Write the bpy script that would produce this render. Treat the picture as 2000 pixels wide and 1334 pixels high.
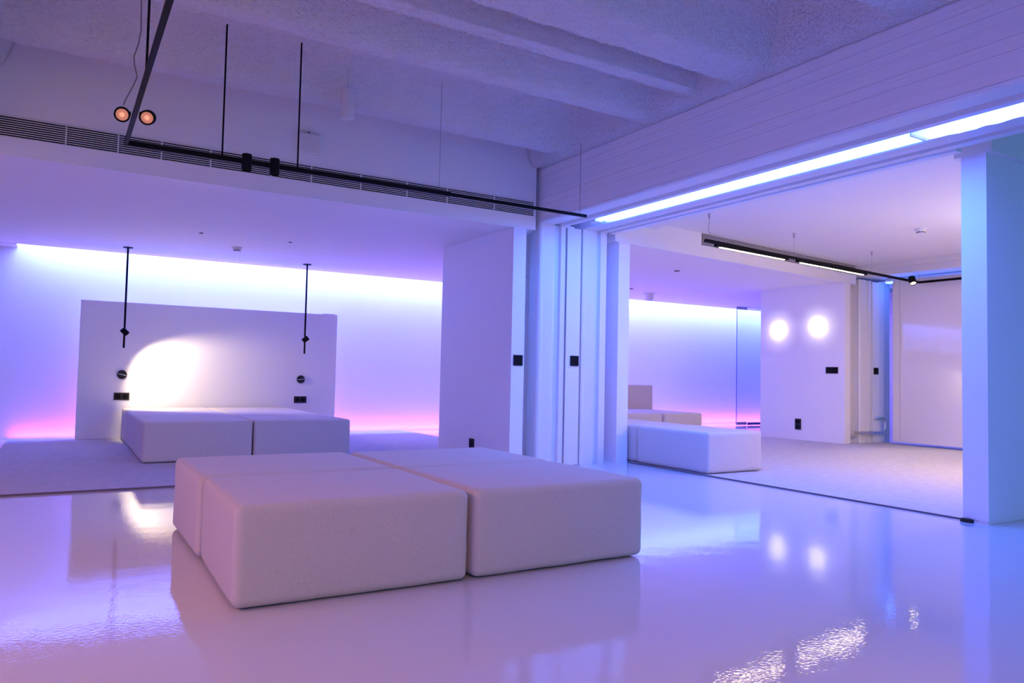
import bpy, bmesh, math, random
import numpy as np
from mathutils import Vector, Matrix, noise
random.seed(7)
for o in list(bpy.data.objects): bpy.data.objects.remove(o)
S = bpy.context.scene
C = S.collection

# ------------------------------------------------------------------ camera
cam = bpy.data.cameras.new('camera'); cam.sensor_width = 36.0; cam.lens = 1458.7*36/2000
cam.clip_start = 0.02; cam.clip_end = 200
co = bpy.data.objects.new('camera', cam); C.objects.link(co); S.camera = co
yaw, pit, rol = math.radians(31.218), math.radians(2.558), math.radians(1.203)
fw = Vector((math.sin(yaw)*math.cos(pit), math.cos(yaw)*math.cos(pit), math.sin(pit)))
r0 = Vector((math.cos(yaw), -math.sin(yaw), 0)); u0 = r0.cross(fw)
rt = r0*math.cos(rol) + u0*math.sin(rol); up = u0*math.cos(rol) - r0*math.sin(rol)
co.matrix_world = Matrix(((rt.x, up.x, -fw.x, 0), (rt.y, up.y, -fw.y, 0), (rt.z, up.z, -fw.z, 0.9), (0, 0, 0, 1)))

# ------------------------------------------------------------------ view, world
S.view_settings.view_transform = 'Standard'; S.view_settings.look = 'None'
S.view_settings.exposure = 0.14; S.view_settings.gamma = 1.0; S.view_settings.use_curve_mapping = False
W = bpy.data.worlds.new('world'); S.world = W; W.use_nodes = True
wt = W.node_tree; bg = wt.nodes['Background']; bg.inputs[1].default_value = 1.0
# ambient fill standing in for the neighbouring bays: one tint from the left, another from behind
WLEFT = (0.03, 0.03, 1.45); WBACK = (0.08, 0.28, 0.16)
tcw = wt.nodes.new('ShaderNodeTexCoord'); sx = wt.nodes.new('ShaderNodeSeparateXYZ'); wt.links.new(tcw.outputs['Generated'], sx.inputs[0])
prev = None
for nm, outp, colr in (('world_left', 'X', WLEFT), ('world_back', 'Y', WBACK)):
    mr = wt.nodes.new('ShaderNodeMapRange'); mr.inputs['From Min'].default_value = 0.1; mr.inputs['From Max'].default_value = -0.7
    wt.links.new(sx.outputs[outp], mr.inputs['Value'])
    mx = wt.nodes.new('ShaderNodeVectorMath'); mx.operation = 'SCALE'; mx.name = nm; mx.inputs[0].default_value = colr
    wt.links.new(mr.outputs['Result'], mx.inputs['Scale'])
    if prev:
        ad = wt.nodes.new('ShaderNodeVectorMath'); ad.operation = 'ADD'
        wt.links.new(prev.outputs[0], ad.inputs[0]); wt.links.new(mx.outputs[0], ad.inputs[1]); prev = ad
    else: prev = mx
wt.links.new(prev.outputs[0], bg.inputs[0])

BLUE = (0.032, 0.16, 1.0); COVE = (0.132, 0.19, 1.15); PINK = (1.0, 0.10, 0.46); WARM = (1.0, 0.80, 0.56)

def area(name, loc, target, sx, sy, col, power, spread=180):
    l = bpy.data.lights.new(name, 'AREA'); l.shape = 'RECTANGLE'; l.size = sx; l.size_y = sy
    l.color = col; l.energy = power; l.spread = math.radians(spread)
    o = bpy.data.objects.new(name, l); C.objects.link(o); o.location = loc
    z = (Vector(loc) - Vector(target)).normalized()
    x = Vector((1, 0, 0)) if abs(z.x) < 0.9 else Vector((0, 1, 0))
    y = z.cross(x).normalized(); x = y.cross(z)
    o.matrix_world = Matrix(((x.x, y.x, z.x, loc[0]), (x.y, y.y, z.y, loc[1]), (x.z, y.z, z.z, loc[2]), (0, 0, 0, 1)))
    return o

def spot(name, loc, target, col, power, angle, blend=0.5, radius=0.02):
    l = bpy.data.lights.new(name, 'SPOT'); l.color = col; l.energy = power
    l.spot_size = math.radians(angle); l.spot_blend = blend; l.shadow_soft_size = radius
    o = bpy.data.objects.new(name, l); C.objects.link(o)
    d = Vector(target) - Vector(loc)
    o.rotation_mode = 'QUATERNION'; o.rotation_quaternion = d.to_track_quat('-Z', 'Y'); o.location = loc
    return o

# cove wash above both niches, pink wash at the foot of the back wall
area('cove_light', (8.2, 10.69, 2.74), (8.2, 10.86, 2.10), 17.3, 0.05, COVE, 900)
area('floor_cove_light', (8.2, 10.84, 0.004), (8.2, 10.87, 1.0), 17.3, 0.05, PINK, 60)
# hidden lamps of the right room; rear and left ones are added fill
area('right_track_glow', (7.9, 3.2, 2.25), (7.9, 3.6, 0), 1.3, 0.08, (1.0, 0.66, 0.30), 52)
area('right_track_uplight', (8.2, 3.3, 2.0), (7.6, 4.2, 2.62), 1.2, 0.1, (0.8, 0.80, 1.0), 6)
area('rear_fill', (0.31, -0.3, 2.28), (0.31, 0.2, 0.0), 0.06, 1.2, (1.0, 0.30, 0.10), 42)  # unseen fill added to warm the foreground poufs and floor
area('left_fill', (-2.8, 3.0, 2.3), (-2.6, 3.0, 0.0), 0.5, 3.0, (1.0, 0.42, 0.12), 92)  # unseen fill added from the left, no lamp built there

# ------------------------------------------------------------------ materials
def mat(name, col, rough=0.6, spec=0.5, metal=0.0, emit=None, estr=0.0, bump=None, alpha=None, vary=0.0, vscale=6, coat=0.0, sheen=0.0, detail=4):
    m = bpy.data.materials.new(name); m.use_nodes = True
    nt = m.node_tree; b = nt.nodes['Principled BSDF']
    b.inputs['Base Color'].default_value = (*col, 1); b.inputs['Roughness'].default_value = rough
    b.inputs['Metallic'].default_value = metal; b.inputs['Specular IOR Level'].default_value = spec
    if coat: b.inputs['Coat Weight'].default_value = coat; b.inputs['Coat Roughness'].default_value = 0.06
    if sheen: b.inputs['Sheen Weight'].default_value = sheen
    if emit: b.inputs['Emission Color'].default_value = (*emit, 1); b.inputs['Emission Strength'].default_value = estr
    if vary or bump:
        tc = nt.nodes.new('ShaderNodeTexCoord')
    if vary:
        n = nt.nodes.new('ShaderNodeTexNoise'); n.inputs['Scale'].default_value = vscale; n.inputs['Detail'].default_value = 5
        nt.links.new(tc.outputs['Object'], n.inputs['Vector'])
        r = nt.nodes.new('ShaderNodeValToRGB')
        r.color_ramp.elements[0].position = 0.3; r.color_ramp.elements[1].position = 0.7
        r.color_ramp.elements[0].color = (*[c*(1-vary) for c in col], 1); r.color_ramp.elements[1].color = (*[min(1, c*(1+vary)) for c in col], 1)
        nt.links.new(n.outputs['Fac'], r.inputs['Fac']); nt.links.new(r.outputs['Color'], b.inputs['Base Color'])
    if bump:
        for i, (sc, strength, dist, stretch) in enumerate(bump):
            mp = nt.nodes.new('ShaderNodeMapping'); mp.inputs['Scale'].default_value = stretch
            nt.links.new(tc.outputs['Object'], mp.inputs['Vector'])
            n = nt.nodes.new('ShaderNodeTexNoise'); n.inputs['Scale'].default_value = sc; n.inputs['Detail'].default_value = detail
            nt.links.new(mp.outputs['Vector'], n.inputs['Vector'])
            bp = nt.nodes.new('ShaderNodeBump'); bp.inputs['Strength'].default_value = strength; bp.inputs['Distance'].default_value = dist
            nt.links.new(n.outputs['Fac'], bp.inputs['Height'])
            if i: nt.links.new(prev.outputs['Normal'], bp.inputs['Normal'])
            prev = bp
        nt.links.new(prev.outputs['Normal'], b.inputs['Normal'])
    return m

M = {}
M['paint'] = mat('white_paint', (0.90, 0.89, 0.89), 0.55, 0.35, bump=[(90, 0.06, 0.003, (1, 1, 1))])
M['ceil'] = mat('ceiling_paint', (0.92, 0.91, 0.91), 0.7, 0.3)
M['spray'] = mat('sprayed_plaster', (0.93, 0.92, 0.91), 0.9, 0.2, bump=[(42, 0.9, 0.032, (1, 1, 1)), (100, 0.85, 0.017, (1, 1, 1))])
M['concrete'] = mat('painted_concrete', (0.91, 0.90, 0.90), 0.7, 0.3, bump=[(14, 0.5, 0.012, (0.6, 0.10, 1.6)), (60, 0.35, 0.005, (1, 0.25, 1))])
M['brick'] = mat('painted_brick', (0.72, 0.70, 0.71), 0.8, 0.2, bump=[(30, 0.5, 0.01, (1, 1, 1))])
M['steel'] = mat('painted_steel', (0.80, 0.80, 0.81), 0.42, 0.5, bump=[(22, 0.35, 0.006, (1, 1, 0.12)), (120, 0.15, 0.003, (1, 1, 1))])
M['beamsteel'] = mat('painted_beam_steel', (0.80, 0.80, 0.81), 0.42, 0.5, bump=[(22, 0.35, 0.006, (1, 0.12, 1)), (120, 0.15, 0.003, (1, 1, 1))])
M['door'] = mat('white_lacquer', (0.82, 0.82, 0.83), 0.35, 0.5)
M['gloss'] = mat('gloss_lacquer', (0.80, 0.78, 0.79), 0.05, 0.5, coat=0.3)
M['epoxy'] = mat('white_epoxy', (0.65, 0.64, 0.655), 0.05, 0.5, bump=[(75, 0.065, 0.0030, (1, 1, 1)), (7, 0.04, 0.01, (1, 1, 1))], detail=0)
M['carpet'] = mat('grey_carpet', (0.60, 0.58, 0.61), 0.95, 0.1, bump=[(260, 0.8, 0.006, (1, 1, 1)), (30, 0.3, 0.004, (0.3, 1, 1))], vary=0.07, vscale=14)
M['edge'] = mat('bronze_edge', (0.16, 0.12, 0.13), 0.5, 0.4)
M['fabric'] = mat('beige_wool', (0.68, 0.61, 0.55), 0.95, 0.15, bump=[(420, 0.5, 0.003, (1, 1, 1)), (18, 0.15, 0.01, (1, 1, 1))], vary=0.10, vscale=260, sheen=0.15)
M['black'] = mat('black_metal', (0.010, 0.010, 0.012), 0.5, 0.05)
M['matblack'] = mat('black_plastic', (0.015, 0.015, 0.02), 0.55, 0.4)
M['slot'] = mat('dark_void', (0.008, 0.008, 0.01), 0.9, 0.1)
M['white'] = mat('white_plastic', (0.80, 0.79, 0.79), 0.4, 0.4)
M['wire'] = mat('grey_cable', (0.25, 0.22, 0.25), 0.6, 0.3)
M['steelwire'] = mat('thin_steel_wire', (0.35, 0.35, 0.38), 0.4, 0.5, metal=0.6)
M['chrome'] = mat('chrome', (0.75, 0.74, 0.74), 0.18, 0.5, metal=1.0)
M['conduit'] = mat('grey_conduit', (0.22, 0.19, 0.21), 0.6, 0.3)
M['tube'] = mat('blue_white_tube', (0.8, 0.85, 1.0), 0.5, 0.3, emit=BLUE, estr=82)
def translucent():
    m = bpy.data.materials.new('translucent_cover'); m.use_nodes = True; nt = m.node_tree; nt.nodes.remove(nt.nodes['Principled BSDF'])
    out = nt.nodes['Material Output']; tr = nt.nodes.new('ShaderNodeBsdfTranslucent'); tr.inputs[0].default_value = (0.92, 0.95, 1.0, 1)
    gl = nt.nodes.new('ShaderNodeBsdfGlossy'); gl.inputs['Roughness'].default_value = 0.3; mx = nt.nodes.new('ShaderNodeMixShader'); mx.inputs[0].default_value = 0.06
    nt.links.new(tr.outputs[0], mx.inputs[1]); nt.links.new(gl.outputs[0], mx.inputs[2]); nt.links.new(mx.outputs[0], out.inputs[0])
    return m
M['cover'] = translucent()
M['innertube'] = mat('inner_tube', (0.8, 0.85, 1.0), 0.5, 0.3, emit=(0.085, 0.13, 1.0), estr=24)
M['tube2'] = mat('far_blue_tube', (0.8, 0.85, 1.0), 0.5, 0.3, emit=BLUE, estr=17)
M['warmled'] = mat('warm_led', (1, 0.9, 0.75), 0.5, 0.3, emit=(1.0, 0.80, 0.50), estr=30)
M['lens'] = mat('amber_lens', (0.85, 0.45, 0.28), 0.25, 0.6, emit=(1.0, 0.33, 0.14), estr=0.32)
M['lenscore'] = mat('amber_core', (1, 0.6, 0.35), 0.3, 0.6, emit=(1.0, 0.42, 0.18), estr=0.6)
M['warmlens'] = mat('warm_lens', (1, 0.9, 0.75), 0.4, 0.4, emit=(1.0, 0.82, 0.55), estr=9)
M['mirrorslit'] = mat('silver_slit', (0.85, 0.85, 0.85), 0.3, 0.5, metal=0.3)
M['ledstrip'] = mat('cove_led', (0.8, 0.8, 1), 0.5, 0.3, emit=COVE, estr=6)
M['pinkstrip'] = mat('pink_led', (1, 0.6, 0.7), 0.5, 0.3, emit=PINK, estr=2.2)
def glass():
    m = bpy.data.materials.new('clear_glass'); m.use_nodes = True; nt = m.node_tree; b = nt.nodes['Principled BSDF']
    b.inputs['Base Color'].default_value = (0.80, 0.90, 1.0, 1); b.inputs['Roughness'].default_value = 0.0
    b.inputs['Transmission Weight'].default_value = 1.0; b.inputs['IOR'].default_value = 1.05
    return m
M['glass'] = glass()
M['glassedge'] = mat('blue_glass_edge', (0.05, 0.10, 0.35), 0.2, 0.5)
M['fitting'] = mat('satin_fitting', (0.42, 0.42, 0.50), 0.35, 0.5, metal=0.7)

# ------------------------------------------------------------------ builders
class MB:
    def __init__(s): s.b = bmesh.new()
    def box(s, x0, x1, y0, y1, z0, z1, mtx=None):
        v = [s.b.verts.new((x, y, z)) for z in (z0, z1) for y in (y0, y1) for x in (x0, x1)]
        for f in ((0, 2, 3, 1), (4, 5, 7, 6), (0, 1, 5, 4), (1, 3, 7, 5), (3, 2, 6, 7), (2, 0, 4, 6)):
            s.b.faces.new([v[i] for i in f])
        if mtx: bmesh.ops.transform(s.b, matrix=mtx, verts=v)
        return s
    def prism(s, pts, a0, a1, axis):
        # closed outline pts swept from a0 to a1 along axis
        def P(p, a): return {'X': (a, p[0], p[1]), 'Y': (p[0], a, p[1]), 'Z': (p[0], p[1], a)}[axis]
        A = [s.b.verts.new(P(p, a0)) for p in pts]; B = [s.b.verts.new(P(p, a1)) for p in pts]
        n = len(pts)
        s.b.faces.new(A); s.b.faces.new(B[::-1])
        for i in range(n): s.b.faces.new((A[i], A[(i+1) % n], B[(i+1) % n], B[i]))
        return s
    def lathe(s, prof, mtx=Matrix.Identity(4), n=32):
        # prof: (r, z) list, spun round local z; ends closed when r > 0
        rings = []
        for r, z in prof:
            if r < 1e-6: rings.append([s.b.verts.new(mtx @ Vector((0, 0, z)))])
            else: rings.append([s.b.verts.new(mtx @ Vector((r*math.cos(2*math.pi*i/n), r*math.sin(2*math.pi*i/n), z))) for i in range(n)])
        for a, b in zip(rings, rings[1:]):
            for i in range(n):
                j = (i+1) % n
                if len(a) == 1 and len(b) == 1: continue
                if len(a) == 1: s.b.faces.new((a[0], b[i], b[j]))
                elif len(b) == 1: s.b.faces.new((a[i], b[0], a[j]))
                else: s.b.faces.new((a[i], b[i], b[j], a[j]))
        if len(rings[0]) > 1: s.b.faces.new(rings[0])
        if len(rings[-1]) > 1: s.b.faces.new(rings[-1][::-1])
        return s
    def tube(s, pts, r, n=10):
        pts = [Vector(p) for p in pts]; prev = None; rings = []
        for i, p in enumerate(pts):
            d = (pts[min(i+1, len(pts)-1)] - pts[max(i-1, 0)]).normalized()
            ref = prev if prev is not None else (Vector((0, 0, 1)) if abs(d.z) < 0.9 else Vector((1, 0, 0)))
            x = (ref - d*ref.dot(d)).normalized(); y = d.cross(x); prev = x
            rings.append([s.b.verts.new(p + x*r*math.cos(2*math.pi*k/n) + y*r*math.sin(2*math.pi*k/n)) for k in range(n)])
        for a, b in zip(rings, rings[1:]):
            for k in range(n): s.b.faces.new((a[k], a[(k+1) % n], b[(k+1) % n], b[k]))
        s.b.faces.new(rings[0][::-1]); s.b.faces.new(rings[-1])
        return s
    def build(s, name, m, parent=None, smooth=False, bevel=0):
        bmesh.ops.recalc_face_normals(s.b, faces=s.b.faces)
        if bevel:
            bmesh.ops.bevel(s.b, geom=list(s.b.edges), offset=bevel, segments=2, affect='EDGES', profile=0.5)
        me = bpy.data.meshes.new(name); s.b.to_mesh(me); s.b.free()
        o = bpy.data.objects.new(name, me); C.objects.link(o); me.materials.append(m)
        if smooth:
            for p in me.polygons: p.use_smooth = True
            me.set_sharp_from_angle(angle=math.radians(35))
        if parent: o.parent = parent
        return o

def tag(o, label, cat, group=None):
    o['label'] = label; o['category'] = cat
    if group: o['group'] = group
    return o
def struct(o): o['kind'] = 'structure'; return o
def thing(name, label, cat, loc=(0, 0, 0), rotz=0, group=None):
    o = bpy.data.objects.new(name, None); C.objects.link(o); o.location = loc; o.rotation_euler = (0, 0, rotz)
    o.empty_display_size = 0.05
    return tag(o, label, cat, group)
def aim(loc, d):
    # matrix whose local +z points along d
    q = Vector(d).to_track_quat('Z', 'Y'); return Matrix.Translation(Vector(loc)) @ q.to_matrix().to_4x4()

# second bay: its back line runs at a slight angle
A0 = Vector((5.04, 6.163)); A1 = Vector((9.84, 6.74)); ANG = math.atan2(A1.y-A0.y, A1.x-A0.x)
R2 = Matrix.Translation((A0.x, A0.y, 0)) @ Matrix.Rotation(ANG, 4, 'Z')   # local x along the line, local y into the niche
L2 = (A1-A0).length

# ================================================================== SETTING
ZS = 2.337; ZC2 = 2.62; YW = 10.90; YC = 10.62
struct(MB().box(-8, 5.17, -5, 10.9, -0.10, 0).box(5.17, 18, -5, 10.9, -0.10, -0.001).build('floor', M['epoxy']))
struct(MB().box(-8, 18, YW, YW+0.1, -0.1, 3.4).build('wall_back', M['paint']))
# plaster front over the first niche, and the niche ceiling behind it
struct(MB().box(-8, 3.98, 6.163, 6.30, ZS, 3.32).build('wall_bulkhead', M['paint']))
b = MB().box(-8, 3.98, 6.30, YC, ZS, ZS+0.06).box(3.98, 18, 7.30, YC, ZS, ZS+0.06)
b.prism([(3.98, 6.30), (5.0, 6.30), (10.3, 6.95), (18, 6.95), (18, 7.30), (3.98, 7.30)], ZS, ZS+0.06, 'Z')
b.box(-8, -0.483, YC, YW, ZS-0.006, ZS+0.05)
b.box(-0.53, -0.483, YC, YW, ZS+0.05, ZS+0.5)
b.box(-8, 18, YC-0.06, YC, ZS+0.06, ZS+0.10)
b.box(-8, 18, YC-0.3, YW, ZS+0.46, ZS+0.52)
struct(b.build('ceiling_niche', M['ceil']))
struct(MB().box(3.73, 3.875, 6.163, 7.72, 0, ZS).build('wall_partition', M['paint']))
# masonry pier beside the partition
b = MB()
zz = 0.0; k = 0
while zz < 2.9:
    h = min(0.075, 2.9-zz); x0 = 3.84 if k % 2 == 0 else 3.90
    b.box(3.80, 4.09, 6.36 - 0.004*(k % 2), 6.55, zz+0.003, zz+h-0.004)
    zz += 0.079; k += 1
b.box(3.80, 4.09, 6.365, 6.55, 0, 3.0)
struct(b.build('wall_pier', M['brick']))

# steel portal: the same stepped profile forms the leg and the underside of the beam
def profile(d0, thick):
    # (x offset across, depth) : ridges, grooves and the door slot between them
    return [(0.0, 0.022), (0.012, 0.006), (0.035, 0.0), (0.050, 0.006), (0.165, 0.0), (0.175, 0.030), (0.210, 0.036), (0.252, 0.030), (0.262, 0.0), (0.318, 0.0), (0.322, 0.10),
            (0.532, 0.10), (0.536, 0.004), (0.560, 0.0), (0.585, 0.010), (0.700, 0.0), (0.708, 0.034), (0.758, 0.034), (0.768, 0.0), (0.845, 0.0), (0.855, 0.012), (0.855, thick), (0.012, thick), (0.012, 0.022)]
pr = [(4.03+x, 6.163+d) for x, d in profile(0, 0.2)]
struct(MB().prism(pr, 0.0, 2.42, 'Z').build('trim_1', M['steel']))
pr = [(4.03+x, 2.412+d) for x, d in profile(0, 0.13)]
struct(MB().prism(pr, -0.5, 6.32, 'Y').build('trim_2', M['beamsteel']))
# board-marked concrete beam above the portal
b = MB()
nb = 7; Z0 = 2.436; h = (2.945-Z0)/nb
for i in range(nb):
    z = Z0 + i*h; off = 0.0015*((i*5) % 3)
    b.box(4.03+off, 4.06, -0.5, 6.33, z+0.0007, z+h-0.0007)
b.box(4.036, 4.062, -0.5, 6.32, Z0, 3.3).box(4.06, 4.88, -0.5, 6.32, 2.545, 3.3)
struct(b.build('wall_beam', M['concrete']))
struct(MB().box(4.90, 4.965, 2.6, 6.16, 2.405, 2.62).build('trim_3', M['paint']))
# left hand beam at the frame edge
struct(MB().box(-1.35, -0.47, -0.5, 6.163, 2.43, 3.3).build('wall_left', M['concrete']))

# ribbed ceiling with sprayed plaster, one height field
XL, XR, ZB, DEP = -0.42, 3.925, 2.95, 0.35
cof = [(5.67, 6.30), (4.55, 5.50), (3.58, 4.41), (2.42, 3.28), (1.25, 2.10), (0.1, 0.95), (-1.1, -0.2), (-2.3, -1.4), (-3.5, -2.6), (-4.9, -3.8)]
def ss(t):
    t = max(0.0, min(1.0, t)); return t*t*(3-2*t)
def ceil_z(x, y):
    z = ZB
    for a, c in cof:
        if a < y < c:
            dy = min(y-a, (c-y)*0.9) if a != 5.67 else (y-a)
            dx = min(XR-x, x-XL)
            t = min(1.0, dy/0.20)**0.9 if dy > 0 else 0; u = min(1.0, dx/0.13)**0.9 if dx > 0 else 0
            t = 0.6*t + 0.4*ss(t); u = 0.6*u + 0.4*ss(u)
            z = ZB + DEP*min(t, u)
            break
    # extra narrow ridge inside the third coffer, stopping just short of the edge lip
    if 3.80 < y < 4.09 and x < 3.94:
        d = 1 - abs(y-3.945)/0.105
        e = ss((3.90-x)/0.04)
        z = min(z, 3.31 - 0.32*ss(d*3.2)*e)
    return z
def grid(xs, ys):
    vs = []; 
    for y in ys:
        for x in xs:
            z = ceil_z(x, y)
            n = noise.noise((x*34, y*34, 3.1))*0.5 + noise.noise((x*75, y*75, 9.7))*0.35 + noise.noise((x*9, y*9, 1.0))*0.5
            rough = 1.0 if z < 3.27 else 0.45
            vs.append((x, y, z - 0.019*n*rough))
    nx = len(xs); fs = []
    for j in range(len(ys)-1):
        for i in range(nx-1):
            k = j*nx+i; fs.append((k, k+nx, k+nx+1, k+1))
    return vs, fs
xs = list(np.arange(-0.60, 4.031, 0.0165)) + [4.032]
ys = list(np.arange(-0.5, 1.6, 0.06)) + list(np.arange(1.6, 6.17, 0.0165))
vs, fs = grid(xs, ys)
me = bpy.data.meshes.new('ceiling'); me.from_pydata(vs, [], fs); me.materials.append(M['spray'])
for p in me.polygons: p.use_smooth = True
o = bpy.data.objects.new('ceiling', me); C.objects.link(o); struct(o)
struct(MB().box(-8, 18, -0.5, 10.9, 3.335, 3.42).build('ceiling_slab', M['ceil']))

# second bay: plaster front, partition, smooth ceiling
b = MB(); b.box(-0.06, L2+0.18, 0, 0.14, ZS, 2.9, R2); struct(b.build('wall_bulkhead_second', M['paint']))
struct(MB().box(5.04, 5.19, 6.163, 7.7, 0, ZS).build('wall_partition_second', M['paint']))
b = MB().box(4.90, 18, 2.3, 6.95, ZC2, ZC2+0.06)
# shallow stepped drop where the ceiling meets the beam
b.prism([(4.965, 6.17), (4.965, 4.9), (5.35, 5.3), (5.62, 6.24)], 2.545, ZC2, 'Z')
struct(b.build('ceiling_second', M['ceil']))
R3 = Matrix.Translation((9.84, 6.74, 0))
b = MB().prism([(9.70, 6.725), (9.855, 6.745), (9.72, 8.12), (9.56, 8.12)], 0, ZS, 'Z')
struct(b.build('wall_partition_third', M['paint']))
# pier, portal leg and beam at the end of the second bay
struct(MB().box(9.80, 10.09, 6.86, 7.05, 0, 2.6).build('wall_pier_second', M['brick']))
pr = [(10.07+x*0.88, 6.74+d) for x, d in profile(0, 0.2)]
struct(MB().prism(pr, 0.0, 2.42, 'Z').build('trim_4', M['steel']))
struct(MB().box(10.05, 10.80, 2.3, 6.95, 2.54, 2.62).box(10.14, 10.80, 2.3, 6.95, 2.455, 2.545).build('trim_5', M['steel']))
# wall end at the right, with the overhanging front above it
struct(MB().box(5.147, 12.0, 2.54, 2.70, 0.022, 2.425).box(5.152, 12.0, 2.545, 2.695, 0, 0.022).build('wall_right', M['paint']))
struct(MB().box(5.135, 12.0, 2.50, 2.74, 2.425, 2.66).build('wall_bulkhead_right', M['paint']))

struct(MB().box(15.0, 15.1, 2.3, 10.9, 0, 3.3).build('wall_far', M['paint']))
# ================================================================== CARPETS
t = thing('carpet', 'lavender grey carpet covering the floor of the left niche under the bed', 'carpet', (1.6, 6.16, 0))
def child(o, t):
    o.parent = t; o.matrix_parent_inverse = Matrix.Translation(-Vector(t.location)) if t.rotation_euler.z == 0 else t.matrix_basis.inverted()
    return o
child(MB().box(-0.485, 4.6, 6.175, 8.35, 0, 0.012).box(-0.485, 4.6, 8.353, 10.80, 0, 0.012).build('pile', M['carpet']), t)
child(MB().box(-0.485, 3.72, 6.158, 6.175, 0, 0.014).build('edge_strip', M['edge']), t)
t = thing('carpet', 'pinkish grey carpet filling the right hand room beyond the beam', 'carpet', (7.5, 4.4, 0))
child(MB().prism([(5.182, 2.71), (10.66, 2.71), (10.66, 6.73), (9.56, 8.2), (9.56, 10.80), (5.25, 10.80), (5.25, 6.9), (5.192, 6.14)], 0, 0.010, 'Z').build('pile', M['carpet']), t)
child(MB().box(5.173, 5.182, 2.71, 6.14, 0, 0.012).build('edge_strip', M['edge']), t)
tag(MB().lathe([(0.018, 0), (0.018, 0.022), (0.012, 0.026), (0, 0.026)], Matrix.Translation((5.118, 2.66, 0)) @ Matrix.Scale(2.4, 4, (0, 1, 0))).build('door_stop', M['matblack'], smooth=True),
    'small black floor stop at the foot of the blue wall end', 'door stop')

# ================================================================== POUFS
def pouf_mesh(sx, sy, sz, r=0.038, seed=0, puff=0.004):
    b = bmesh.new(); n = 18
    def ax(L):
        e = [0, 0.15, 0.3, 0.5, 0.75, 1.0]
        return [-L/2 + r*q for q in e] + [-L/2 + r + (L-2*r)*k/(n) for k in range(1, n)] + [L/2 - r*q for q in reversed(e)]
    X, Y, Z = ax(sx), ax(sy), ax(sz)
    rnd = random.Random(seed); ox, oy, oz = [rnd.uniform(0, 50) for _ in range(3)]
    cache = {}
    def V(x, y, z):
        key = (round(x, 5), round(y, 5), round(z, 5))
        if key in cache: return cache[key]
        p = Vector((x, y, z)); hx, hy, hz = sx/2-r, sy/2-r, sz/2-r
        c = Vector((max(-hx, min(hx, x)), max(-hy, min(hy, y)), max(-hz, min(hz, z))))
        d = p - c
        if d.length > 0: d.normalize(); q = c + d*r
        else: q = p; d = Vector((0, 0, 0))
        u, v, w = 1-(2*x/sx)**2, 1-(2*y/sy)**2, 1-(2*z/sz)**2
        ad = Vector((abs(d.x), abs(d.y), abs(d.z)))
        bulge = puff*(ad.x*v*w + ad.y*u*w + ad.z*u*v)
        wob = 0.004*noise.noise((x*5+ox, y*5+oy, z*5+oz)) + 0.0015*noise.noise((x*22+ox, y*22+oy, z*22+oz))
        q = q + d*(bulge + 0.7*wob - 0.0065)
        q.z = max(q.z, -sz/2 + 0.001)
        cache[key] = b.verts.new(q + Vector((0, 0, sz/2))); return cache[key]
    def face(U, Wv, f):
        for i in range(len(U)-1):
            for j in range(len(Wv)-1):
                b.faces.new((V(*f(U[i], Wv[j])), V(*f(U[i+1], Wv[j])), V(*f(U[i+1], Wv[j+1])), V(*f(U[i], Wv[j+1]))))
    face(X, Y, lambda u, v: (u, v, sz/2)); face(X, Y, lambda u, v: (u, v, -sz/2))
    face(X, Z, lambda u, v: (u, sy/2, v)); face(X, Z, lambda u, v: (u, -sy/2, v))
    face(Y, Z, lambda u, v: (sx/2, u, v)); face(Y, Z, lambda u, v: (-sx/2, u, v))
    bmesh.ops.recalc_face_normals(b, faces=b.faces)
    me = bpy.data.meshes.new('pouf'); b.to_mesh(me); b.free(); me.materials.append(M['fabric'])
    for p in me.polygons: p.use_smooth = True
    return me
def pouf(x0, x1, y0, y1, z0, z1, label, group, seed, rot=0, r=0.042, cat='pouf', name='pouf'):
    me = pouf_mesh(x1-x0, y1-y0, z1-z0, r, seed)
    o = bpy.data.objects.new(name, me); C.objects.link(o)
    o.location = ((x0+x1)/2, (y0+y1)/2, z0); o.rotation_euler = (0, 0, math.radians(rot))
    return tag(o, label, cat, group)
G = 'beige poufs pushed together in the foreground'
pouf(0.584, 1.572, 2.895, 3.752, 0, 0.40, 'large beige fabric pouf nearest the camera, front left of the foreground four', G, 1, rot=-1.2)
pouf(1.579, 2.562, 2.89, 3.747, 0, 0.40, 'large beige fabric pouf at the front right of the foreground four', G, 2)
pouf(0.579, 1.578, 3.772, 4.63, 0, 0.40, 'beige fabric pouf at the back left of the foreground four, nearest the bed', G, 3)
pouf(1.585, 2.575, 3.752, 4.60, 0, 0.40, 'beige fabric pouf at the back right of the foreground four, mostly its top showing', G, 4)
G = 'beige modules forming the bed in the left niche'
rows = [(7.65, 8.585), (8.592, 9.51), (9.517, 10.40)]
rn = ['front row facing the room', 'middle row', 'back row against the headboard panel']
for j, (y0, y1) in enumerate(rows):
    for i, (x0, x1) in enumerate([(0.685, 1.674), (1.679, 2.672)]):
        pouf(x0, x1, y0, y1, 0.012, 0.40, 'beige bed module, %s side of the %s' % (['left', 'right'][i], rn[j]), G, 10+2*j+i, r=0.03, cat='bed module', name='bed_module')
G = 'beige bench modules just inside the right room'
pouf(5.19, 5.95, 5.015, 6.025, 0.010, 0.405, 'beige bench module jutting out beside the right room carpet edge', G, 20, r=0.035)
pouf(5.215, 5.95, 6.035, 7.03, 0.010, 0.405, 'beige bench module half hidden by the wall end, behind the jutting one', G, 21, r=0.035)
G = 'beige modules forming the couch deep in the right niche'
pouf(6.62, 7.405, 8.0, 9.38, 0.010, 0.40, 'beige couch module deep in the right niche, left one cut off by the wall end', G, 22, r=0.04)
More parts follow.
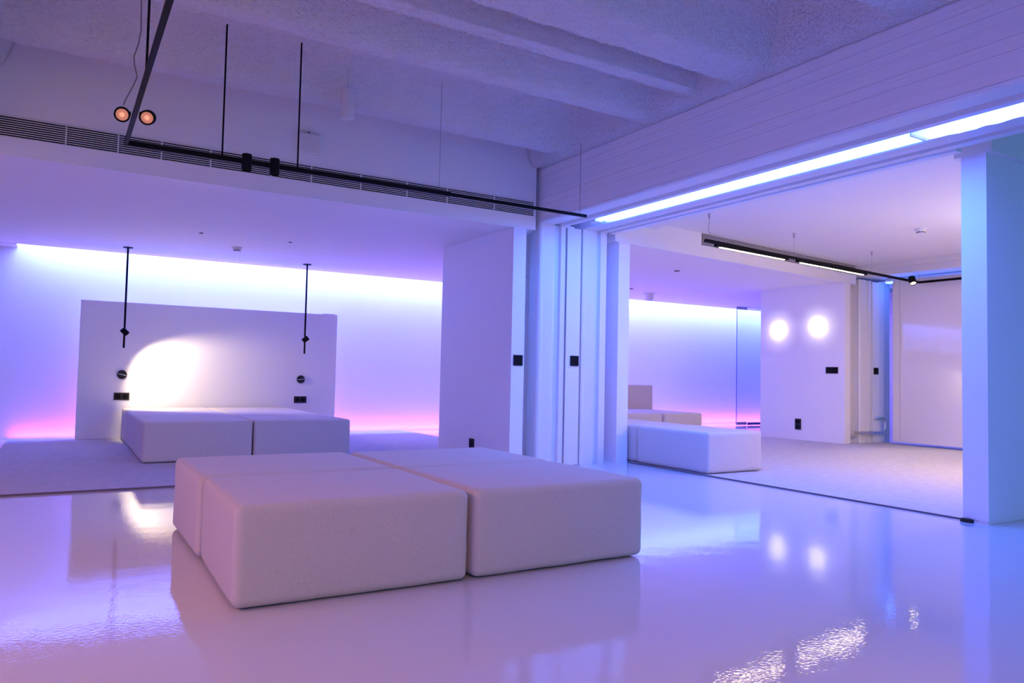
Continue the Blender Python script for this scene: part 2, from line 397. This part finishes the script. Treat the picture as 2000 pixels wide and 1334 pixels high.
pouf(7.42, 8.185, 8.0, 9.38, 0.010, 0.40, 'beige couch module deep in the right niche, right one with a free corner', G, 23, r=0.04)
pouf(7.47, 8.455, 9.39, 10.1, 0.010, 0.785, 'upright beige backrest block behind the couch deep in the right niche', None, 24, r=0.025, cat='backrest', name='backrest_block')

# ================================================================== HEADBOARD PANEL, SWITCHES, SOCKETS
t = thing('headboard_panel', 'tall white freestanding headboard panel behind the bed', 'headboard', (1.8, 10.45, 0))
child(MB().box(0.205, 3.395, 10.45, 10.52, 0.014, 1.703).build('panel', M['paint']), t)
child(MB().box(3.19, 3.36, 10.47, 10.50, 1.703, 1.716).build('lamp_ledge', M['white']), t)
child(MB().box(0.22, 3.38, 10.455, 10.51, 0.0125, 0.016).build('plinth', M['edge']), t)

def plate(name, label, cat, w, h, n, mtx, sock=False, group=None):
    # wall plate: local x across, local z up, local -y out of the wall
    t = thing(name, label, cat, group=group); t.matrix_world = mtx
    MB().box(-w/2, w/2, -0.009, 0, -h/2, h/2).build('frame', M['matblack'], t, bevel=0.002)
    cw = (w-0.012)/n if w > h else (w-0.012); ch = (h-0.012) if w > h or n == 1 else (h-0.012)/n
    for i in range(n):
        cx, cz = ((-w/2+0.006+cw*(i+.5)), 0) if (w > h or n == 1) else (0, -h/2+0.006+ch*(i+.5))
        if sock:
            b = MB().lathe([(min(cw, ch)*0.40, 0.0), (min(cw, ch)*0.40, 0.004), (min(cw, ch)*0.33, 0.004), (min(cw, ch)*0.33, 0.0015), (0, 0.0015)], aim((cx, -0.009, cz), (0, -1, 0)), 24)
            b.build('socket', M['black'], t, smooth=True)
        else:
            MB().box(cx-cw/2+0.002, cx+cw/2-0.002, -0.0125, -0.008, cz-ch/2+0.002, cz+ch/2-0.002).build('rocker', M['black'], t, bevel=0.0015)
    return t
def wallY(x, y, z): return Matrix.Translation((x, y, z))
def wallX(x, y, z, a=0): return Matrix.Translation((x, y, z)) @ Matrix.Rotation(math.radians(-90)+a, 4, 'Z')
plate('light_switch', 'square black switch on the white partition end left of the column', 'switch', 0.105, 0.105, 1, wallY(3.805, 6.163, 1.042))
plate('light_switch', 'square black switch on the narrow sliding door edge inside the column', 'switch', 0.103, 0.105, 1, wallY(4.468, 6.148, 1.055))
plate('power_socket', 'double black socket plate left of the bed on the headboard panel', 'socket', 0.172, 0.092, 2, wallY(0.686, 10.45, 0.532), True)
plate('power_socket', 'double black socket plate right of the bed on the headboard panel', 'socket', 0.172, 0.092, 2, wallY(2.899, 10.45, 0.494), True)
plate('power_socket', 'single black socket low on the left partition facing the niche', 'socket', 0.105, 0.098, 1, wallX(3.73, 6.922, 0.178), True)
A3 = math.atan2(9.70-9.56, 8.12-6.725)
def on3(y): return 9.70 - (y-6.725)*(9.70-9.56)/(8.12-6.725)
plate('light_switch', 'double black switch plate under the two wall glows in the right room', 'switch', 0.19, 0.095, 2, wallX(on3(6.92), 6.92, 1.065, A3))
plate('power_socket', 'tall black double socket low on the wall under the two glows', 'socket', 0.10, 0.165, 2, wallX(on3(7.46), 7.46, 0.245, A3), True)
plate('light_switch', 'small black switch on the far door edge beside the chrome bar', 'switch', 0.11, 0.10, 1, wallY(10.44, 6.724, 1.07))

for x, z, rz, lab in ((0.680, 0.802, -14, 'round black wall disc with a slanted slit, left of the bed'), (2.897, 0.776, 6, 'round black wall disc with a nearly level slit, right of the bed')):
    t = thing('wall_disc', lab, 'dimmer disc', (x, 10.45, z), group='round discs above the bedside sockets')
    MB().lathe([(0.055, 0), (0.055, 0.018), (0.051, 0.022), (0, 0.022)], aim((0, 0, 0), (0, -1, 0)), 40).build('disc', M['matblack'], t, smooth=True)
    MB().box(-0.049, 0.049 if rz < 0 else 0.085, -0.0245, -0.0205, -0.003, 0.003, Matrix.Rotation(math.radians(-rz), 4, 'Y')).build('slit', M['mirrorslit'], t)

# ================================================================== PENDANT READING LAMPS
def pendant(x, y, d, lab, lit):
    t = thing('pendant_lamp', lab, 'lamp', (x, y, ZS), group='black rod lamps over the bed')
    MB().lathe([(0.056, 0), (0.056, -0.006), (0.052, -0.009), (0, -0.009)], n=36).build('canopy', M['black'], t, smooth=True)
    MB().lathe([(0.0115, -0.006), (0.0115, -1.210), (0.009, -1.213), (0, -1.213)], n=16).build('rod', M['black'], t, smooth=True)
    d = Vector(d).normalized(); c = Vector((0.0, -0.035, -1.018))
    mt = aim(c - d*0.042, d)
    h = MB().lathe([(0, 0), (0.030, 0), (0.033, 0.003), (0.033, 0.083), (0.031, 0.086), (0.028, 0.086), (0.028, 0.074), (0, 0.074)], mt, 32).build('head', M['black'], t, smooth=True)
    MB().lathe([(0.027, 0.0745), (0.027, 0.0765), (0, 0.0765)], mt, 24).build('lens', M['warmlens'] if lit else M['matblack'], h)
    MB().box(-0.014, 0.014, -0.016, 0.014, -1.035, -1.000).build('clamp', M['black'], t)
    return Vector((x, y, ZS)) + c + d*0.06, d
p, d = pendant(0.660, 10.05, (0.60, 0.12, -0.60), 'black ceiling rod reading lamp left of the bed, lit and tilted to the right', True)
spot('reading_light', p, p + d, (1.0, 0.80, 0.50), 78, 108, 0.55, 0.025)
pendant(2.825, 10.05, (-0.66, 0.20, -0.55), 'black ceiling rod reading lamp right of the bed, unlit and tilted to the left', False)

# ================================================================== CEILING FITTINGS
def smoke(x, y, z, lab, s=1.0):
    t = thing('smoke_detector', lab, 'detector', (x, y, z), group='white smoke detectors')
    MB().lathe([(0.062*s, 0), (0.062*s, -0.012*s), (0.055*s, -0.016*s), (0, -0.016*s)]).build('base', M['white'], t, smooth=True)
    MB().lathe([(0.050*s, -0.014*s), (0.046*s, -0.034*s), (0.036*s, -0.040*s), (0.036*s, -0.046*s), (0.030*s, -0.052*s), (0, -0.052*s)]).build('cap', M['white'], t, smooth=True)
    for a in range(8):
        MB().box(0.0365*s, 0.0405*s, -0.010*s, 0.010*s, -0.046*s, -0.039*s, Matrix.Rotation(a*math.pi/4+0.2, 4, 'Z')).build('vent', M['slot'], t)
smoke(1.747, 9.192, ZS, 'white smoke detector on the left niche ceiling between the rod lamps', 0.95)
smoke(8.13, 4.70, ZC2, 'white smoke detector on the right room ceiling above the thin track', 1.05)
def dot(x, y, z, r, lab, g):
    t = thing('recessed_spot', lab, 'downlight', (x, y, z), group=g)
    MB().lathe([(r, 0), (r, -0.003), (r*0.8, -0.004), (r*0.8, -0.001), (0, -0.001)], n=24).build('rim', M['matblack'], t, smooth=True)
    MB().lathe([(r*0.7, -0.0012), (r*0.7, -0.0022), (0, -0.0022)], n=20).build('lens', M['slot'], t)
g = 'tiny recessed ceiling dots'
dot(1.240, 8.463, ZS, 0.020, 'tiny dark recessed dot in the left niche ceiling, nearer the left rod lamp', g)
dot(2.171, 8.432, ZS, 0.020, 'tiny dark recessed dot in the left niche ceiling, nearer the right rod lamp', g)
dot(7.023, 7.369, ZS, 0.040, 'dark recessed spot in the right niche ceiling above the bench', g)
dot(7.900, 9.340, ZS, 0.040, 'dark recessed spot at the right niche wall end, just showing past its edge', g)
p0 = (7.023, 7.37, ZS-0.02)
for yy, zz in ((7.80, 1.69), (7.14, 1.72)):
    for ang, pw in ((7, 620), (10, 190), (16, 100)):
        spot('recessed_beam', p0, (on3(yy), yy, zz), (1.0, 0.89, 0.70), pw, ang, 1.0, 0.035)
t = thing('ceiling_sensor', 'white tapered sensor cup hanging from the right niche ceiling near the bright cove', 'sensor', (8.559, 9.643, ZS))
MB().lathe([(0.13, 0), (0.13, -0.006), (0.09, -0.010), (0, -0.010)]).build('base', M['white'], t, smooth=True)
MB().lathe([(0.085, -0.008), (0.066, -0.118), (0.060, -0.126), (0, -0.126)]).build('cup', M['white'], t, smooth=True)

# cylinder pendant and conduit on the ribbed ceiling
t = thing('cylinder_pendant', 'white cylinder pendant hanging from the ribbed ceiling', 'lamp', (1.772, 5.37, 3.30))
MB().lathe([(0.05, 0.02), (0.05, -0.03), (0.045, -0.035), (0, -0.035)]).build('canopy', M['white'], t, smooth=True)
MB().lathe([(0.004, -0.03), (0.004, -0.30)], n=10).build('cord', M['white'], t)
h = MB().lathe([(0, -0.295), (0.046, -0.295), (0.049, -0.30), (0.049, -0.522), (0.045, -0.522), (0.045, -0.505), (0, -0.505)]).build('shade', M['white'], t, smooth=True)
MB().lathe([(0.043, -0.5065), (0.043, -0.509), (0, -0.509)]).build('diffuser', M['white'], h)
t = thing('conduit', 'dark thin cable conduit clipped along the recessed ceiling to the white cylinder', 'conduit', (1.0, 5.385, 3.28))
child(MB().tube([(-0.40, 5.40, 3.277), (0.6, 5.392, 3.279), (1.70, 5.385, 3.283)], 0.011).build('pipe', M['conduit']), t)
child(MB().lathe([(0.013, 0), (0.013, 0.055), (0.009, 0.06), (0, 0.06)], aim((1.67, 5.385, 3.283), (1, 0, 0))).build('gland', M['black']), t)
for x in (0.15, 1.18): child(MB().box(x-0.012, x+0.012, 5.365, 5.41, 3.262, 3.30).build('clip', M['white']), t)

# wall box
t = thing('wall_box', 'flat square white wall unit on the plaster above the vent grille', 'router', (1.712, 6.163, 2.785))
MB().box(-0.088, 0.088, -0.045, -0.004, -0.083, 0.083).build('case', M['white'], t, bevel=0.008)
MB().box(-0.05, 0.05, -0.006, 0, -0.05, 0.05).build('bracket', M['white'], t)
MB().lathe([(0.006, 0), (0.006, 0.016), (0, 0.016)], Matrix.Translation((-0.012, -0.03, 0.081))).build('plug', M['matblack'], t)

# ================================================================== VENT GRILLES
def grille(name, lab, length, z0, z1, mtx, joints, n=9):
    t = thing(name, lab, 'vent grille', group='linear slot grilles'); t.matrix_world = mtx
    MB().box(0, length, -0.004, 0, z0, z1).build('backing', M['slot'], t)
    p = (z1-z0)/n; b = MB()
    for i in range(n+1):
        z = z0 + i*p
        b.box(0, length, -0.010, -0.003, z-p*0.17, z+p*0.17)
    b.build('louvre', M['white'], t)
    for x in joints: MB().box(x-0.004, x+0.004, -0.0105, -0.003, z0, z1).build('joint', M['white'], t)
grille('vent_grille', 'long black slotted vent grille across the plaster over the left niche', 7.95, 2.468, 2.607, Matrix.Translation((-4.0, 6.163, 0)), [3.98, 4.31, 4.60, 4.95, 5.41, 5.74, 6.17, 6.60, 7.0, 7.5])
grille('vent_grille', 'shorter black slotted vent grille on the plaster inside the right room', 3.60, 2.475, 2.612, R2 @ Matrix.Translation((1.39, 0, 0)), [])

# ================================================================== TRACKS
ZT = 2.326
t = thing('light_track', 'black suspended lighting track in front of the left vent grille, turning towards the camera', 'track', (0.31, 5.32, ZT))
child(MB().box(0.300, 2.62, 5.305, 5.335, ZT-0.014, ZT+0.020).build('rail', M['black']), t)
child(MB().box(2.622, 3.97, 5.309, 5.331, ZT-0.010, ZT+0.014).build('rail', M['black']), t)
child(MB().box(0.300, 0.323, -1.2, 5.302, ZT-0.012, ZT+0.014).build('rail', M['black']), t)
for x, y in ((0.892, 5.32), (1.402, 5.32), (0.311, 4.04), (0.311, 1.6)):
    child(MB().lathe([(0.006, 0), (0.006, 0.97)], Matrix.Translation((x, y, ZT+0.012)), 12).build('hanger_rod', M['black']), t)
for x in (2.53, 3.915):
    child(MB().lathe([(0.0018, 0), (0.0018, 0.96)], Matrix.Translation((x, 5.34, ZT+0.02)), 6).build('hanger_wire', M['wire']), t)
pts = [(0.301, 3.30), (0.318, 2.95), (0.322, 2.80), (0.312, 2.72), (0.293, 2.646), (0.296, 2.60), (0.313, 2.533), (0.296, 2.48), (0.272, 2.42), (0.256, 2.38), (0.250, 2.352)]
cv = []
for i in range(len(pts)-1):
    for k in range(4):
        f = k/4; cv.append((pts[i][0]*(1-f)+pts[i+1][0]*f, 4.65, pts[i][1]*(1-f)+pts[i+1][1]*f))
tag(MB().tube(cv, 0.0035, 8).build('power_cable', M['wire'], smooth=True), 'thin wavy grey cable dropping from the ceiling to the left track spotlight', 'cable')
def canspot(loc, d, r, L, lab, lens, core=None, group='black track spotlights'):
    t = thing('track_spotlight', lab, 'spotlight', loc, group=group)
    mt = aim(-Vector(d).normalized()*L*0.5, d)
    h = MB().lathe([(0, 0), (r*0.94, 0), (r, 0.004), (r, L-0.002), (r*0.97, L), (r*0.80, L), (r*0.78, L-0.012), (0, L-0.012)], mt, 36).build('housing', M['black'], t, smooth=True)
    if lens: MB().lathe([(r*0.77, L-0.0125), (r*0.77, L-0.010), (r*0.4, L-0.016 if False else L-0.009), (0, L-0.008)], mt, 32).build('lens', lens, h, smooth=True)
    if core: MB().lathe([(r*0.34, L-0.009), (r*0.30, L-0.005), (r*0.12, L-0.0065), (0, L-0.006)], mt, 24).build('emitter', core, h, smooth=True)
    return t
t = canspot((0.247, 4.66, 2.308), (-0.06, -0.94, -0.33), 0.041, 0.095, 'black track spotlight with amber lens, on the left of the pair', M['lens'], M['lenscore'])
MB().box(0.02, 0.043, -0.012, 0.012, 0.0, 0.02).build('mount', M['black'], t)
t = canspot((0.376, 4.66, 2.316), (-0.16, -0.92, -0.33), 0.041, 0.105, 'black track spotlight with amber lens, on the right of the pair', M['lens'], M['lenscore'])
MB().box(-0.044, -0.02, -0.012, 0.012, 0.0, 0.02).build('mount', M['black'], t)
for x, lab in ((1.044, 'black cylinder spotlight straddling the track by the left vent grille, nearer the track corner'), (1.231, 'black cylinder spotlight straddling the track by the left vent grille, farther from the track corner')):
    t = canspot((x, 5.268, 2.312), (0.0, -0.02, -1), 0.033, 0.112, lab, None)
    MB().box(-0.012, 0.012, 0.028, 0.0365, -0.012, 0.03).build('mount', M['black'], t)

# second track with its linear lamps
T0 = Vector((5.66, 5.53)); T1 = Vector((10.37, 6.03)); ta = math.atan2(T1.y-T0.y, T1.x-T0.x)
RT = Matrix.Translation((T0.x, T0.y, ZT)) @ Matrix.Rotation(ta, 4, 'Z'); LT = (T1-T0).length
t = thing('light_track', 'thin black suspended track in the right room, bending towards the wall end', 'track'); t.matrix_world = RT
MB().box(0, LT, -0.014, 0.014, -0.012, 0.018).build('rail', M['black'], t)
MB().box(LT-0.014, LT+0.014, -3.3, -0.0, -0.012, 0.018, Matrix.Translation((LT, 0, 0)) @ Matrix.Rotation(-ta, 4, 'Z') @ Matrix.Translation((-LT, 0, 0))).build('rail', M['black'], t)
for x, wob in ((0.06, 0.012), (1.62, 0), (3.42, 0), (LT, 0.010)):
    w = MB().tube([(x+wob*math.sin(k*1.3), 0, 0.018+(ZC2-ZT-0.018)*k/8) for k in range(9)], 0.0022 if wob else 0.0010, 6).build('hanger_wire', M['steelwire'], t)
    MB().lathe([(0.010, 0), (0.010, -0.05), (0.006, -0.055), (0, -0.055)], Matrix.Translation((x, 0, ZC2-ZT)), 14).build('ceiling_grip', M['fitting'], w, smooth=True)
    MB().lathe([(0.026, 0), (0.026, -0.004), (0, -0.004)], Matrix.Translation((x, 0, ZC2-ZT)), 20).build('rosette', M['white'], w)
for x0, x1, lab in ((0.24, 1.42, 'left warm linear lamp clipped under the thin track before the right room grille'), (1.75, 3.20, 'right warm linear lamp clipped under the thin track before the right room grille')):
    t = thing('linear_lamp', lab, 'lamp', group='warm linear track lamps'); t.matrix_world = RT @ Matrix.Translation((x0, 0, -0.012))
    MB().box(-0.07, x1-x0+0.07, -0.018, 0.018, -0.026, 0).build('housing', M['black'], t)
    MB().box(0, x1-x0, -0.010, 0.010, -0.031, -0.0255).build('diffuser', M['warmled'], t)
p = RT @ Vector((4.40, -0.068, -0.008))
t = canspot(p, (-0.30, -0.42, -0.86), 0.046, 0.105, 'small black spotlight with a warm lit lens at the bend of the thin track', M['warmlens'])
MB().box(-0.010, 0.010, 0.02, 0.058, 0.004, 0.022).build('mount', M['black'], t)
spot('track_beam', p + Vector((-0.3, -0.42, -0.86))*0.075, p + Vector((-0.3, -0.42, -0.86)), (1.0, 0.78, 0.55), 60, 80, 0.8, 0.03)

# ================================================================== BLUE TUBE UNDER THE BEAM
t = thing('led_tube', 'long glowing blue white light tube set in the underside of the beam', 'light tube', (4.46, 4.13, 2.42))
child(MB().prism([(4.393, 2.445), (4.393, 2.425), (4.404, 2.410), (4.508, 2.406), (4.524, 2.417), (4.528, 2.445)], 2.60, 5.68, 'Y').build('diffuser', M['tube'], smooth=True), t)
child(MB().box(4.375, 4.55, 2.60, 5.68, 2.446, 2.51).build('housing', M['white']), t)
child(MB().box(4.380, 4.545, 2.588, 2.600, 2.402, 2.50).build('end_cap', M['white']), t)
b = MB(); b2 = []
t = thing('light_cover', 'crinkled translucent cover glowing white beyond the end of the light tube', 'light cover', (4.46, 1.0, 2.42))
me = bpy.data.meshes.new('cover'); v = []; f = []; NX, NY = 14, 120
for j in range(NY+1):
    y = 2.582 - j*(3.6/NY)
    for i in range(NX+1):
        a = i/NX; x = 4.365 + 0.22*a
        z = 2.412 - 0.012*math.sin(math.pi*a) + 0.010*noise.noise((x*14, y*5, 0)) + 0.010*noise.noise((x*40, y*14, 4))
        if i in (0, NX): z = 2.45
        if j == 0: z = 2.418
        v.append((x, y, z))
for j in range(NY):
    for i in range(NX):
        k = j*(NX+1)+i; f.append((k, k+1, k+NX+2, k+NX+1))
me.from_pydata(v, [], f); me.materials.append(M['cover'])
for p_ in me.polygons: p_.use_smooth = True
o = bpy.data.objects.new('sheet', me); C.objects.link(o); child(o, t)
child(MB().box(4.435, 4.505, -1.0, 2.56, 2.470, 2.500).build('inner_tube', M['innertube']), t)
t = thing('led_tube', 'blue light tube hidden behind the sliding panel at the far beam', 'light tube', (10.61, 4.8, 2.41))
MB().box(-0.04, 0.04, -1.9, 1.85, -0.02, 0.0).build('diffuser', M['tube2'], t)
MB().box(-0.05, 0.05, -1.9, 1.85, 0.0, 0.04).build('housing', M['white'], t)
t = thing('tube_bracket', 'small blue lit bracket at the far end of the light tube', 'bracket', (4.40, 5.74, 2.44))
MB().box(-0.045, 0.045, -0.05, 0.05, -0.045, 0.03).build('block', M['door'], t, bevel=0.004)
MB().box(-0.03, 0.03, -0.04, 0.04, 0.03, 0.06).build('foot', M['matblack'], t)

# cove light strips (hidden behind the niche ceiling edge) and floor strip
t = thing('cove_led_strip', 'hidden light strip washing the top of the back wall white blue', 'light strip', (8.2, YC+0.01, 2.70))
MB().box(-8.65, 8.65, -0.009, 0.0, -0.012, 0.012).build('profile', M['white'], t)
MB().box(-8.65, 8.65, 0.0, 0.003, -0.008, 0.008).build('diffuser', M['ledstrip'], t)
t = thing('floor_led_strip', 'pink glowing strip in the gap between carpet and back wall', 'light strip', (8.2, 10.845, 0.0))
MB().box(-8.68, 8.68, -0.012, 0.012, 0.0, 0.004).build('diffuser', M['pinkstrip'], t)

# ================================================================== DOORS, GLASS, BAR
t = thing('door_1', 'white sliding door edge standing in the steel column', 'door', (4.456, 6.15, 0)); t['kind'] = 'structure'
del t['label']; del t['category']
MB().box(-0.094, 0.076, 0, 0.09, 0.008, 2.405).build('leaf', M['door'], t)
t = thing('door_2', '', 'door', (10.44, 6.726, 0)); t['kind'] = 'structure'; del t['label']; del t['category']
MB().box(-0.075, 0.09, 0, 0.08, 0.012, 2.40).build('leaf', M['door'], t)
t = thing('sliding_panel', 'large glossy white sliding panel hanging in front of the far opening', 'sliding door', (10.42, 5.4, 0))
MB().box(0, 0.05, -2.3, 1.045, 0.050, 2.398).build('leaf', M['gloss'], t)
MB().box(-0.002, 0.0, 0.936, 0.938, 0.050, 2.398).build('joint', M['wire'], t)
t = thing('chrome_bar', 'bent chrome bumper bar low on the far column', 'bar', (10.2, 6.70, 0.16))
pts = [(-0.28, 0, 0.01), (0.0, -0.03, 0.0), (0.20, -0.04, 0.0)] + [(0.28+0.09*math.sin(a), -0.04, 0.09-0.09*math.cos(a)) for a in np.linspace(0, math.pi/2, 7)] + [(0.37, -0.04, 0.15)] + [(0.32+0.05*math.cos(a), -0.04, 0.16+0.05*math.sin(a)) for a in np.linspace(0, math.pi/2, 6)] + [(0.22, -0.01, 0.21), (0.21, 0.03, 0.21)]
MB().tube(pts, 0.019, 14).build('tube', M['chrome'], t, smooth=True)
for x in (-0.22, 0.1): MB().lathe([(0.024, 0), (0.024, 0.05)], aim((x, -0.005, 0.003), (0, 1, 0)), 16).build('mount', M['chrome'], t, smooth=True)

t = thing('glass_door', 'clear frameless glass door with metal corner fittings beside the two wall glows', 'door', (11.41, 10.28, 0))
MB().box(0.006, 1.5, -0.006, 0.006, 0.03, 2.325).build('pane', M['glass'], t)
MB().box(0, 0.006, -0.006, 0.006, 0.03, 2.325).build('edge', M['glassedge'], t)
for z in (0.012, 2.29): MB().box(0, 0.28, -0.016, 0.016, z, z+0.055).build('corner_fitting', M['fitting'], t, bevel=0.004)
MB().box(0.29, 1.5, -0.05, -0.02, 0.010, 0.055).build('floor_rail', M['glassedge'], t)
MB().prism([(0.30, 2.345), (1.5, 2.30), (1.5, 2.42), (0.30, 2.36)], -0.006, 0.006, 'Y').build('transom_pane', M['glassedge'], t)
